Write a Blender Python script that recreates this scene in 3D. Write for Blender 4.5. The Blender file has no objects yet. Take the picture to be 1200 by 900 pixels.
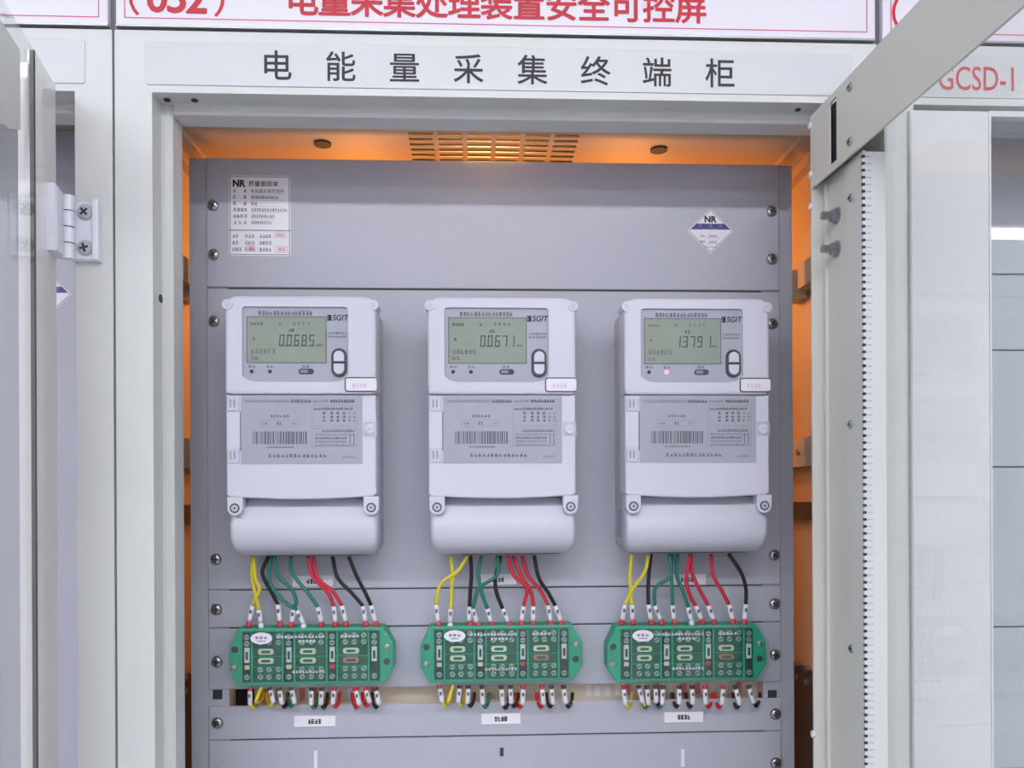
import bpy, math, random
from mathutils import Vector, Matrix
random.seed(7)
SC = bpy.context.scene
COL = SC.collection

# ------------------------------------------------------------------ camera
EZ = 1.50                                   # eye height above the floor
F, CX, CY = 960.0, 597.3, 584.1             # focal length and principal point in a 1200x900 frame
CAM = Vector((-0.03105, -0.85665, EZ))
YAW, PITCH, ROLL = -0.04204, -0.00014, -0.0046
def _rot():
    cy, sy = math.cos(YAW), math.sin(YAW); cp, sp = math.cos(PITCH), math.sin(PITCH); cr, sr = math.cos(ROLL), math.sin(ROLL)
    Ry = Matrix(((cy, sy, 0), (-sy, cy, 0), (0, 0, 1)))
    Rp = Matrix(((1, 0, 0), (0, cp, sp), (0, -sp, cp)))
    Rr = Matrix(((cr, 0, sr), (0, 1, 0), (-sr, 0, cr)))
    return Rr @ Rp @ Ry
ROT = _rot()
cam_data = bpy.data.cameras.new('camera')
cam = bpy.data.objects.new('camera', cam_data); COL.objects.link(cam)
cam_data.sensor_width = 36.0; cam_data.sensor_fit = 'HORIZONTAL'
cam_data.lens = F / 1200 * 36
cam_data.shift_x = (600 - CX) / 1200; cam_data.shift_y = (CY - 450) / 1200
cam_data.clip_start = 0.02
r_, f_, u_ = ROT[0], ROT[1], ROT[2]
cam.matrix_world = Matrix(((r_[0], u_[0], -f_[0], CAM.x), (r_[1], u_[1], -f_[1], CAM.y), (r_[2], u_[2], -f_[2], CAM.z), (0, 0, 0, 1)))
SC.camera = cam
def at(px, py, Y):
    d = ROT.transposed() @ Vector(((px - CX) / F, 1, -(py - CY) / F))
    return CAM + d * ((Y - CAM.y) / d.y)
def ax(px, Y, py=500): return at(px, py, Y).x
def az(py, Y, px=580): return at(px, py, Y).z

# ------------------------------------------------------------------ world, light, exposure
world = bpy.data.worlds.new('world'); SC.world = world; world.use_nodes = True
world.node_tree.nodes['Background'].inputs[0].default_value = (0.92, 0.94, 1.0, 1)
world.node_tree.nodes['Background'].inputs[1].default_value = 0.3
TUBE_STRENGTH = 51.5                        # room ceiling tubes (built below as fixtures)
WARM_WATTS = 2.0                            # lamp inside the middle cabinet
SC.view_settings.view_transform = 'Standard'; SC.view_settings.look = 'None'
SC.view_settings.gamma = 1.0; SC.view_settings.use_curve_mapping = False
SC.view_settings.exposure = 0.0

# ------------------------------------------------------------------ materials
def lin(c):
    o = []
    for v in c:
        v /= 255.0
        o.append(v / 12.92 if v <= .04045 else ((v + .055) / 1.055) ** 2.4)
    return (o[0], o[1], o[2], 1)
MATS = {}
def mat(name, rgb, rough=.5, metal=0, var=.03, scale=40, bump=0, bscale=900, spec=.5, coat=0):
    if name in MATS: return MATS[name]
    m = bpy.data.materials.new(name); m.use_nodes = True; MATS[name] = m
    nt = m.node_tree; b = nt.nodes['Principled BSDF']
    b.inputs['Roughness'].default_value = rough; b.inputs['Metallic'].default_value = metal
    b.inputs['Specular IOR Level'].default_value = spec; b.inputs['Coat Weight'].default_value = coat
    c = lin(rgb)
    tc = nt.nodes.new('ShaderNodeTexCoord')
    n = nt.nodes.new('ShaderNodeTexNoise'); n.inputs['Scale'].default_value = scale; n.inputs['Detail'].default_value = 4
    nt.links.new(tc.outputs['Object'], n.inputs['Vector'])
    cr = nt.nodes.new('ShaderNodeValToRGB')
    cr.color_ramp.elements[0].position = .3; cr.color_ramp.elements[1].position = .7
    cr.color_ramp.elements[0].color = tuple(max(0, x * (1 - var)) for x in c[:3]) + (1,)
    cr.color_ramp.elements[1].color = tuple(min(1, x * (1 + var)) for x in c[:3]) + (1,)
    nt.links.new(n.outputs['Fac'], cr.inputs['Fac']); nt.links.new(cr.outputs['Color'], b.inputs['Base Color'])
    if bump:
        n2 = nt.nodes.new('ShaderNodeTexNoise'); n2.inputs['Scale'].default_value = bscale
        nt.links.new(tc.outputs['Object'], n2.inputs['Vector'])
        bp = nt.nodes.new('ShaderNodeBump'); bp.inputs['Strength'].default_value = bump; bp.inputs['Distance'].default_value = .0006
        nt.links.new(n2.outputs['Fac'], bp.inputs['Height']); nt.links.new(bp.outputs['Normal'], b.inputs['Normal'])
    return m
def emis(name, rgb, strength):
    m = bpy.data.materials.new(name); m.use_nodes = True; nt = m.node_tree
    nt.nodes.clear(); e = nt.nodes.new('ShaderNodeEmission'); o = nt.nodes.new('ShaderNodeOutputMaterial')
    e.inputs[0].default_value = tuple(rgb) + (1,); e.inputs[1].default_value = strength
    nt.links.new(e.outputs[0], o.inputs[0]); MATS[name] = m
    return m
def glass(name, tint, f0=.04, refl=1.0, rough=.0):
    """thin clear sheet: Schlick mix of see-through and mirror, the same from both faces"""
    m = bpy.data.materials.new(name); m.use_nodes = True; nt = m.node_tree; nt.nodes.clear()
    o = nt.nodes.new('ShaderNodeOutputMaterial'); mx = nt.nodes.new('ShaderNodeMixShader')
    t = nt.nodes.new('ShaderNodeBsdfTransparent'); t.inputs[0].default_value = tuple(tint) + (1,)
    g = nt.nodes.new('ShaderNodeBsdfGlossy'); g.inputs['Roughness'].default_value = rough
    lw = nt.nodes.new('ShaderNodeLayerWeight'); lw.inputs['Blend'].default_value = .5
    p = nt.nodes.new('ShaderNodeMath'); p.operation = 'POWER'; p.inputs[1].default_value = 5
    ma = nt.nodes.new('ShaderNodeMath'); ma.operation = 'MULTIPLY_ADD'; ma.inputs[1].default_value = (1 - f0) * refl; ma.inputs[2].default_value = f0
    ma.use_clamp = True
    nt.links.new(lw.outputs['Facing'], p.inputs[0]); nt.links.new(p.outputs[0], ma.inputs[0])
    nt.links.new(ma.outputs[0], mx.inputs[0]); nt.links.new(t.outputs[0], mx.inputs[1]); nt.links.new(g.outputs[0], mx.inputs[2])
    nt.links.new(mx.outputs[0], o.inputs[0]); MATS[name] = m
    return m
M_FRAME = mat('frame_paint', (204, 205, 204), .42, var=.012, scale=9, bump=.12)
M_DOOR = mat('door_paint', (206, 205, 198), .42, var=.012, scale=9, bump=.12)
M_WHITE = mat('door_white_paint', (214, 213, 215), .5, var=.02, scale=200, bump=.2, bscale=1400)
M_GLOSSWHITE = mat('door_gloss_white', (230, 227, 228), .22, var=.01, coat=.5)
M_PLATE = mat('plate_powder_coat', (169, 169, 182), .5, var=.035, scale=420, bump=.3, bscale=1600)
M_PLATEREFLECT = mat('plate_reflection_tone', (214, 214, 226), .5, var=.02, scale=420, bump=.2, bscale=1600)  # plate grey made paler, standing in for room reflections on the shut door's glass
M_RACK = mat('rack_steel', (166, 168, 178), .45, var=.02)
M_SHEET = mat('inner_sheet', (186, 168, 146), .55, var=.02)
M_BEIGE = mat('beige_bracket', (188, 184, 170), .5)
M_DARKGAP = mat('dark_gap', (38, 38, 40), .8)
M_DARKBROWN = mat('dark_steel', (70, 62, 58), .6)
M_LABEL = mat('label_film', (197, 198, 201), .35, var=.006)
M_SIGN = mat('sign_white', (216, 212, 222), .35, var=.006)
M_ALU = mat('aluminium_edge', (165, 165, 168), .35, .8)
M_RED = mat('red_print', (184, 20, 42), .5, var=.05)
M_REDLINE = mat('red_line_print', (200, 80, 112), .5)
M_REDFADE = mat('red_faded_print', (196, 84, 84), .5)
M_BLACK = mat('black_print', (38, 38, 42), .6)
M_GREYPRINT = mat('grey_print', (92, 92, 104), .6)
M_PALEPRINT = mat('pale_print', (128, 128, 142), .6)
M_STAMP = mat('red_stamp_print', (205, 120, 128), .6)
M_STAMPPALE = mat('pale_stamp_print', (206, 176, 196), .6)
M_BLUE = mat('blue_print', (42, 42, 118), .4)
M_PAPER = mat('white_paper', (222, 218, 226), .5, var=.01)
M_ABS = mat('meter_white_plastic', (198, 197, 210), .38, var=.006, scale=12)
M_ABS2 = mat('meter_cover_plastic', (190, 190, 203), .4, var=.006, scale=12)
M_CASE = mat('meter_case_plastic', (178, 179, 188), .45)
M_BEZEL = mat('meter_bezel', (160, 161, 174), .3, var=.01)
M_NAME = mat('meter_nameplate', (158, 159, 172), .4, var=.015, scale=60)
M_LCD = mat('lcd_glass', (136, 145, 133), .22, var=.03, scale=25)
M_LCDINK = mat('lcd_segments', (78, 86, 76), .5)
M_RUBBER = mat('dark_rubber', (58, 60, 68), .5)
M_SCREW = mat('zinc_screw', (165, 165, 170), .28, .9)
M_SCREWDARK = mat('screw_recess', (45, 45, 48), .7)
M_CHROME = mat('hinge_zinc', (222, 222, 232), .35, .1)
M_GREEN = mat('terminal_green', (20, 150, 118), .42, var=.03)
M_GREENDARK = mat('terminal_green_dark', (10, 82, 66), .5, var=.1, scale=120)
M_SLOT = mat('terminal_slot', (22, 48, 52), .6)
M_BRASS = mat('terminal_link', (200, 200, 178), .4, .2)
M_BRASSRED = mat('terminal_link_red', (180, 110, 104), .4, .3)
M_TSCREW = mat('terminal_screw', (150, 172, 165), .35, .6)
M_TCOVER = glass('clear_cover', (.94, .985, .97), .03, .8, .02)
M_LINK = mat('slide_link_steel', (200, 206, 206), .4, .2)
M_GLASS = glass('door_glass', (.955, .965, .96), .045)
M_WY = mat('wire_yellow', (206, 190, 52), .45); M_WG = mat('wire_green', (36, 112, 96), .45)
M_WR = mat('wire_red', (190, 38, 58), .45); M_WK = mat('wire_black', (20, 20, 22), .45)
M_WC = mat('wire_cream', (205, 196, 168), .5)
M_SLEEVE = mat('sleeve_white', (218, 214, 222), .5); M_BOOT = mat('boot_red', (196, 52, 62), .5)
M_DUCT = mat('duct_cream', (216, 206, 190), .5)
M_CEIL = mat('room_ceiling', (236, 236, 238), .8); M_WALL = mat('room_wall', (232, 232, 234), .8)
M_FLOOR = mat('room_floor', (176, 176, 178), .4, var=.05, scale=3)
M_TUBE = emis('tube_light', (.93, .95, 1.0), TUBE_STRENGTH)
M_TUBE2 = emis('tube_light_far', (.93, .95, 1.0), TUBE_STRENGTH * .35)
M_WARM = emis('warm_lamp', (1.0, .38, .10), 5)
M_BULB = emis('warm_bulb', (1.0, .56, .22), 44)
M_LED = emis('led_pink', (1.0, .25, .45), 2.2)

# ------------------------------------------------------------------ mesh helpers
class MB:
    def __init__(s): s.v = []; s.f = []; s.m = []; s.sm = []
    def add(s, vs, fs, mi=0, smooth=False):
        o = len(s.v); s.v += [tuple(v) for v in vs]
        for f in fs: s.f.append(tuple(i + o for i in f)); s.m.append(mi); s.sm.append(smooth)
        return s
    def box(s, x0, x1, y0, y1, z0, z1, mi=0, T=None):
        vs = [(x, y, z) for z in (z0, z1) for y in (y0, y1) for x in (x0, x1)]
        if T: vs = [T(*v) for v in vs]
        return s.add(vs, [(0, 2, 3, 1), (4, 5, 7, 6), (0, 1, 5, 4), (1, 3, 7, 5), (3, 2, 6, 7), (2, 0, 4, 6)], mi)
    def bbox(s, x0, x1, y0, y1, z0, z1, b=.001, mi=0, T=None):
        """box with chamfered front (y0) edges"""
        a = [(x0, y1, z0), (x1, y1, z0), (x1, y1, z1), (x0, y1, z1)]
        c = [(x0, y0 + b, z0), (x1, y0 + b, z0), (x1, y0 + b, z1), (x0, y0 + b, z1)]
        d = [(x0 + b, y0, z0 + b), (x1 - b, y0, z0 + b), (x1 - b, y0, z1 - b), (x0 + b, y0, z1 - b)]
        vs = a + c + d
        if T: vs = [T(*v) for v in vs]
        fs = [(3, 2, 1, 0), (8, 9, 10, 11)]
        for i in range(4):
            j = (i + 1) % 4
            fs += [(i, j, 4 + j, 4 + i), (4 + i, 4 + j, 8 + j, 8 + i)]
        return s.add(vs, fs, mi)
    def prism(s, out, y0, y1, b=0, steps=3, mi=0, smooth=False):
        """outline in xz (counter-clockwise seen from the front), front at y0, rounded front edge b"""
        n = len(out); rings = [[(x, y1, z) for x, z in out]]
        if b:
            nr = normals(out)
            for k in range(steps + 1):
                a = k / steps * math.pi / 2
                ins = b * (1 - math.cos(a)); dep = b * (1 - math.sin(a))
                rings.append([(x - nx * ins, y0 + dep, z - nz * ins) for (x, z), (nx, nz) in zip(out, nr)])
        else: rings.append([(x, y0, z) for x, z in out])
        vs = [p for r in rings for p in r]; o = len(s.v); s.v += vs
        def F(f, sm): s.f.append(tuple(i + o for i in f)); s.m.append(mi); s.sm.append(sm)
        for r in range(len(rings) - 1):
            for i in range(n):
                j = (i + 1) % n; F((r * n + i, r * n + j, (r + 1) * n + j, (r + 1) * n + i), smooth)
        F(tuple(range((len(rings) - 1) * n, len(rings) * n)), False); F(tuple(reversed(range(n))), False)
        return s
    def ring(s, out, inn, y0, y1, b=0, mi=0):
        """frame between two outlines of equal point count, with a chamfered outer front edge"""
        n = len(out); nr = normals(out)
        R = [[(x, y1, z) for x, z in inn], [(x, y1, z) for x, z in out], [(x, y0 + b, z) for x, z in out],
             [(x - a * b * .3, y0 + b * .3, z - c * b * .3) for (x, z), (a, c) in zip(out, nr)],
             [(x - a * b, y0, z - c * b) for (x, z), (a, c) in zip(out, nr)], [(x, y0, z) for x, z in inn]]
        o = len(s.v); s.v += [p for r in R for p in r]
        for r in range(6):
            q = (r + 1) % 6
            for i in range(n):
                j = (i + 1) % n
                s.f.append((o + r * n + i, o + r * n + j, o + q * n + j, o + q * n + i)); s.m.append(mi); s.sm.append(False)
        return s
    def cyl(s, c, r, y0, y1, n=14, mi=0, dome=0, axis='y'):
        """disc along y from back y1 to front y0, optional dome"""
        rings = [(r, y1), (r, y0)]
        if dome: rings = [(r, y1), (r, y0 + dome), (r * .86, y0 + dome * .4), (r * .5, y0 + dome * .08), (r * .15, y0)]
        vs = []
        for rr, y in rings:
            for i in range(n):
                a = 2 * math.pi * i / n; p = (rr * math.cos(a), y, rr * math.sin(a))
                if axis == 'y': vs.append((c[0] + p[0], p[1], c[1] + p[2]))
                elif axis == 'x': vs.append((p[1], c[0] + p[0], c[1] + p[2]))
                else: vs.append((c[0] + p[0], c[1] + p[2], p[1]))
        fs = []; k = len(rings)
        for q in range(k - 1):
            for i in range(n):
                j = (i + 1) % n; fs.append((q * n + i, q * n + j, (q + 1) * n + j, (q + 1) * n + i))
        fs.append(tuple(range((k - 1) * n, k * n))); fs.append(tuple(reversed(range(n))))
        return s.add(vs, fs, mi, bool(dome))
    def tube(s, pts, r, n=8, mi=0, caps=True, rads=None):
        pts = [Vector(p) for p in pts]; o = len(s.v); up = Vector((0, 1, 0)); N = len(pts)
        for k, p in enumerate(pts):
            t = (pts[min(k + 1, N - 1)] - pts[max(k - 1, 0)]).normalized()
            a = up - t * up.dot(t)
            if a.length < 1e-4: a = Vector((1, 0, 0)) - t * t.x
            a.normalize(); b = t.cross(a); up = a; rr = rads[k] if rads else r
            for i in range(n):
                g = 2 * math.pi * i / n; s.v.append(tuple(p + a * (rr * math.cos(g)) + b * (rr * math.sin(g))))
        for k in range(N - 1):
            for i in range(n):
                j = (i + 1) % n
                s.f.append((o + k * n + i, o + k * n + j, o + (k + 1) * n + j, o + (k + 1) * n + i)); s.m.append(mi); s.sm.append(True)
        if caps:
            s.f.append(tuple(o + i for i in reversed(range(n)))); s.m.append(mi); s.sm.append(False)
            s.f.append(tuple(o + (N - 1) * n + i for i in range(n))); s.m.append(mi); s.sm.append(False)
        return s
    def loft(s, levels, yb, rc=.008, nseg=5, mi=0):
        """stack of plan sections (z, x0, x1, yfront), front corners rounded"""
        o = len(s.v); n = 2 * (nseg + 1) + 2
        for z, x0, x1, yf in levels:
            sec = [(x0, yb)]
            for i in range(nseg + 1):
                a = math.pi + math.pi / 2 * i / nseg; sec.append((x0 + rc + rc * math.cos(a), yf + rc + rc * math.sin(a)))
            for i in range(nseg + 1):
                a = 1.5 * math.pi + math.pi / 2 * i / nseg; sec.append((x1 - rc + rc * math.cos(a), yf + rc + rc * math.sin(a)))
            sec.append((x1, yb)); s.v += [(x, y, z) for x, y in sec]
        for k in range(len(levels) - 1):
            for i in range(n):
                j = (i + 1) % n
                s.f.append((o + k * n + i, o + k * n + j, o + (k + 1) * n + j, o + (k + 1) * n + i)); s.m.append(mi); s.sm.append(i != n - 1)
        s.f.append(tuple(o + i for i in reversed(range(n)))); s.m.append(mi); s.sm.append(False)
        s.f.append(tuple(o + (len(levels) - 1) * n + i for i in range(n))); s.m.append(mi); s.sm.append(False)
        return s
    def build(s, name, mats, parent=None, T=None):
        if not isinstance(mats, (list, tuple)): mats = [mats]
        me = bpy.data.meshes.new(name); off = world_loc(parent) if parent else Vector((0, 0, 0))
        vs = [Vector(T(*v)) if T else Vector(v) for v in s.v]
        me.from_pydata([tuple(v - off) for v in vs], [], s.f)
        for m in mats: me.materials.append(m)
        me.polygons.foreach_set('material_index', s.m); me.polygons.foreach_set('use_smooth', s.sm)
        import bmesh
        bm = bmesh.new(); bm.from_mesh(me); bmesh.ops.recalc_face_normals(bm, faces=bm.faces); bm.to_mesh(me); bm.free()
        o = bpy.data.objects.new(name, me); COL.objects.link(o)
        if parent: o.parent = parent
        if name in ('print', 'fine_print', 'display_symbols', 'sticker_print', 'clip_slits'): o['kind'] = 'stuff'
        return o
def world_loc(o):
    v = Vector(o.location)
    while o.parent: o = o.parent; v += Vector(o.location)
    return v
def normals(out):
    n = len(out); res = []
    for i in range(n):
        (x0, z0), (x1, z1) = out[i - 1], out[(i + 1) % n]
        d = Vector((x1 - x0, z1 - z0)); d.normalize(); res.append((d.y, -d.x))
    return res
def rrect(x0, x1, z0, z1, r, n=6):
    out = []
    for cx, cz, a0 in ((x1 - r, z0 + r, -90), (x1 - r, z1 - r, 0), (x0 + r, z1 - r, 90), (x0 + r, z0 + r, 180)):
        for i in range(n + 1):
            a = math.radians(a0 + 90 * i / n); out.append((cx + r * math.cos(a), cz + r * math.sin(a)))
    return out
def resample(out, n):
    P = out + [out[0]]; L = [0]
    for a, b in zip(P, P[1:]): L.append(L[-1] + math.hypot(b[0] - a[0], b[1] - a[1]))
    res = []; k = 0
    for i in range(n):
        t = L[-1] * i / n
        while L[k + 1] < t: k += 1
        q = (t - L[k]) / max(1e-9, L[k + 1] - L[k]); res.append((P[k][0] + q * (P[k + 1][0] - P[k][0]), P[k][1] + q * (P[k + 1][1] - P[k][1])))
    return res
def smooth(pts, k=6):
    P = [Vector(p) for p in pts]; P = [P[0] * 2 - P[1]] + P + [P[-1] * 2 - P[-2]]; out = []
    for i in range(1, len(P) - 2):
        a, b, c, d = P[i - 1:i + 3]
        for j in range(k):
            t = j / k
            out.append(.5 * ((2 * b) + (c - a) * t + (2 * a - 5 * b + 4 * c - d) * t * t + (3 * b - a - 3 * c + d) * t ** 3))
    out.append(P[-2]); return out
def tag(o, label=None, cat=None, group=None, kind=None):
    if label: o['label'] = label
    if cat: o['category'] = cat
    if group: o['group'] = group
    if kind: o['kind'] = kind
    return o
def thing(name, loc, label, cat, group=None):
    o = bpy.data.objects.new(name, None); o.empty_display_size = .05; COL.objects.link(o); o.location = loc
    return tag(o, label, cat, group)
def copy_tree(o, parent=None):
    c = o.copy(); COL.objects.link(c); c.parent = parent
    for ch in [x for x in COL.objects if x.parent == o]: copy_tree(ch, c)
    return c
REFBOX = [(0, 1), (-.1, .8)]
def text(name, body, h, c, Y, m, parent=None, bold=0, align='CENTER', sx=1.0, shear=0, ref=None, T=None, build=True, mb=None):
    """printed lettering facing the viewer (-Y): h = full-width character height, c = (x, z) of the text's middle"""
    cu = bpy.data.curves.new('lettering_tmp', 'FONT'); cu.body = body; cu.size = 1; cu.shear = shear
    cu.resolution_u = 3
    ob = bpy.data.objects.new('lettering_tmp', cu); COL.objects.link(ob)
    me = bpy.data.meshes.new_from_object(ob.evaluated_get(bpy.context.evaluated_depsgraph_get()))
    xs = [v.co.x for v in me.vertices]; zs = [v.co.y for v in me.vertices]
    x0, x1, z0, z1 = min(xs), max(xs), min(zs), max(zs)
    if ref:                                   # one common character box for a row of separate characters
        z0, z1 = REFBOX[1]; x0, x1 = REFBOX[0]
    k = h / (z1 - z0)
    q = mb or MB()
    ofs = {'CENTER': (x0 + x1) / 2, 'LEFT': x0, 'RIGHT': x1}[align]
    sh = [(0, 0)] + ([(bold * math.cos(i * math.pi / 4), bold * math.sin(i * math.pi / 4)) for i in range(8)] if bold else [])
    for n, (a, e) in enumerate(sh):
        q.add([(c[0] + ((v.co.x - ofs) * sx + a) * k, Y - n * .000006, c[1] + (v.co.y - (z0 + z1) / 2 + e) * k) for v in me.vertices], [tuple(p.vertices) for p in me.polygons])
    bpy.data.objects.remove(ob); bpy.data.meshes.remove(me); bpy.data.curves.remove(cu)
    return q.build(name, m, parent, T) if build else q
_c = bpy.data.curves.new('ref', 'FONT'); _c.body = '国'; _o = bpy.data.objects.new('ref', _c); COL.objects.link(_o)
_m = bpy.data.meshes.new_from_object(_o.evaluated_get(bpy.context.evaluated_depsgraph_get()))
REFBOX = [(min(v.co.x for v in _m.vertices), max(v.co.x for v in _m.vertices)), (min(v.co.y for v in _m.vertices), max(v.co.y for v in _m.vertices))]
bpy.data.objects.remove(_o); bpy.data.meshes.remove(_m); bpy.data.curves.remove(_c)
def glyphs(mb, x0, x1, z, h, Y, n, fill=.8, w=.16):
    """a row of marks for print too small to read: strokes in character cells"""
    cw = (x1 - x0) / n
    for i in range(n):
        a = x0 + i * cw + cw * (1 - fill) / 2; b = a + cw * fill
        for k in range(random.choice((2, 3))):
            zz = z - h / 2 + h * (.12 + .38 * k + random.uniform(-.05, .05)); t = h * w / 2
            mb.add([(a, Y, zz - t), (b, Y, zz - t), (b, Y, zz + t), (a, Y, zz + t)], [(0, 1, 2, 3)])
        for k in range(random.choice((1, 2))):
            xx = a + (b - a) * random.uniform(.15, .85); t = h * w / 2
            mb.add([(xx - t, Y, z - h / 2), (xx + t, Y, z - h / 2), (xx + t, Y, z + h / 2), (xx - t, Y, z + h / 2)], [(0, 1, 2, 3)])
def quad(mb, x0, x1, z0, z1, Y): mb.add([(x0, Y, z0), (x1, Y, z0), (x1, Y, z1), (x0, Y, z1)], [(0, 1, 2, 3)]); return mb
def outline_box(mb, x0, x1, z0, z1, Y, t):
    quad(mb, x0, x1, z0, z0 + t, Y); quad(mb, x0, x1, z1 - t, z1, Y); quad(mb, x0, x0 + t, z0, z1, Y); quad(mb, x1 - t, x1, z0, z1, Y)
_scr = {}
def screw(parent, x, Y, z, r=.0062, name='screw', mats=None):
    """pan-head cross screw standing on the surface at Y; one mesh, shared"""
    key = (round(r, 5), name)
    if key not in _scr:
        mb = MB(); mb.cyl((0, 0), r * 1.15, -.0008, 0, 18); mb.cyl((0, 0), r, -r * .55, -.0008, 18, dome=r * .35)
        t = r * .16; L = r * .62; y = -r * .57
        mb.box(-L, L, y, y + r * .2, -t, t, 1); mb.box(-t, t, y - .00003, y + r * .2, -L, L, 1)
        _scr[key] = mb.build(name, mats or [M_SCREW, M_SCREWDARK]).data
        bpy.data.objects.remove([o for o in COL.objects if o.data == _scr[key]][0])
    o = bpy.data.objects.new(name, _scr[key]); COL.objects.link(o); o.parent = parent
    o.location = Vector((x, Y, z)) - world_loc(parent); o.rotation_euler.y = random.uniform(0, 1.5)
    return o

# ------------------------------------------------------------------ the room
def struct(name, mb, m): return tag(mb.build(name, m), kind='structure')
RX, RY0, RY1, RZ = 4.4, -4.2, .62, 2.95
struct('floor', MB().box(-RX, RX, RY0, RY1, -.05, 0), M_FLOOR)
struct('ceiling', MB().box(-RX, RX, RY0, RY1, RZ, RZ + .05), M_CEIL)
struct('wall_back', MB().box(-RX, RX, RY1, RY1 + .05, 0, RZ), M_WALL)
struct('wall_front', MB().box(-RX, RX, RY0 - .05, RY0, 0, RZ), M_WALL)
struct('wall_left', MB().box(-RX - .05, -RX, RY0, RY1, 0, RZ), M_WALL)
struct('wall_right', MB().box(RX, RX + .05, RY0, RY1, 0, RZ), M_WALL)
for row, y in enumerate((-2.2, -3.4)):
    for i in range(3):
        x = ((-2.1, 0, 3.15), (-2.1, 0, 2.1))[row][i]
        t = thing('ceiling_light', (x, y, RZ), '%s ceiling tube light of the %s row, outside the view' % (('left', 'middle', 'right')[i], ('near', 'far')[row]), 'ceiling light', 'tube lights on the room ceiling')
        MB().box(x - 1.0, x + 1.0, y - .1, y + .1, RZ - .04, RZ).build('housing', M_FRAME, t)
        MB().box(x - .97, x + .97, y - .07, y + .07, RZ - .055, RZ - .04).build('diffuser', (M_TUBE, M_TUBE2)[row], t)

# ------------------------------------------------------------------ cabinets: shared frame
PY = .14                                     # depth of the mounting plates behind the front
ZH = EZ + .4827                              # top of the frame header
ZO = EZ + .419                               # top of the door opening
A1L, A1R = ax(179, 0, 300), None
HALF = .4 - .0013
OP = -A1L                                    # half width of the door opening
LIP = -ax(204, .03, 300)                     # half width inside the lip
ZL = az(141, .03)                            # underside of the lip at the top
def cabinet(cx, label):
    r = thing('control_cabinet', (cx, .28, 0), label, 'cabinet', 'row of control cabinets')
    def b(name, m, *boxes, bev=.002):
        mb = MB()
        for q in boxes: mb.bbox(cx + q[0], cx + q[1], *q[2:], b=bev)
        return mb.build(name, m, r)
    b('frame_stile', M_FRAME, (-HALF, -OP, 0, .026, .10, ZH), bev=.00004)
    b('frame_stile', M_FRAME, (OP, HALF, 0, .026, .10, ZH), bev=.00004)
    b('frame_header', M_FRAME, (-OP, OP, 0, .026, ZO, ZH), bev=.00004)
    b('plinth', M_FRAME, (-HALF, HALF, .004, .55, 0, .10))
    # stepped lip around the opening
    b('opening_lip', M_FRAME, (-HALF, -LIP, .026, .056, .1, ZH), bev=.0025)
    b('opening_lip', M_FRAME, (LIP, HALF, .026, .056, .1, ZH), bev=.0025)
    b('opening_lip', M_FRAME, (-LIP, LIP, .026, .056, ZL, ZH), bev=.0025)
    MB().box(cx - HALF, cx - HALF + .002, .056, .56, .1, ZH).build('side_wall', M_SHEET, r)
    MB().box(cx + HALF - .002, cx + HALF, .056, .56, .1, ZH).build('side_wall', M_SHEET, r)
    MB().box(cx - HALF, cx + HALF, .558, .56, .1, ZH).build('back_wall', M_SHEET, r)
    MB().box(cx - HALF + .002, cx + HALF - .002, .056, .558, ZH - .002, ZH).build('roof', M_SHEET, r)
    return r
CAB = cabinet(0, 'open light grey cabinet in the middle holding three energy meters')
CABL = cabinet(-.8, 'light grey cabinet at the left edge with its glass door swung open')
CABR = cabinet(.8, 'light grey cabinet on the right with its glass door shut')

# frame details on the middle cabinet: small holes and pins in the lip
for px, py in ((196, 112.5), (228, 115)):
    p = at(px, py, .015)
    MB().cyl((p.x, p.y), .0035, ZO - .0012, ZO + .0005, 10, axis='z').build('hole', M_SCREWDARK, CAB)
p = at(935, 128, .015); MB().cyl((p.x, p.y), .003, ZO - .0012, ZO + .0005, 10, axis='z').build('hole', M_SCREWDARK, CAB)
p = at(184, 350, .02); MB().cyl((p.y, p.z), .0045, -OP - .0005, -OP + .0008, 12, axis='x').build('hole', M_SCREWDARK, CAB)
# bead along the lip face
MB().bbox(-LIP - .012, -LIP - .009, .0245, .026, .1, ZL + .012, b=.001).build('lip_bead', M_FRAME, CAB)
MB().bbox(-LIP - .012, LIP + .012, .0245, .026, ZL + .009, ZL + .012, b=.001).build('lip_bead', M_FRAME, CAB)
# header label plates and lettering
def header_plate(cab, cx):
    x0, x1 = ax(171, 0, 75), .372
    return MB().prism(rrect(cx + x0, cx + x1, EZ + .4265, EZ + .4715, .003), -.0012, 0, .0005, 2).build('header_label', M_LABEL, cab)
hp = header_plate(CAB, 0)
mb = MB()
for ch, px, py in zip('电能量采集终端柜', (324, 399, 474, 549, 624, 698, 770, 844), (75.5, 77, 78, 80, 82, 84, 85.5, 87)):
    p = at(px, py, -.0013); text('character', ch, .0288, (p.x, EZ + .4475), -.0014, M_BLACK, hp, bold=.009, ref=1)
hpl = header_plate(CABL, -.8)
hpr = header_plate(CABR, .8)
p = at(1100, 90, -.0013); text('lettering', 'GCSD-1', .0255, (p.x, at(1140, 92, -.0013).z), -.0014, M_REDFADE, hpr, bold=.006, align='LEFT', sx=.70)

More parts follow.
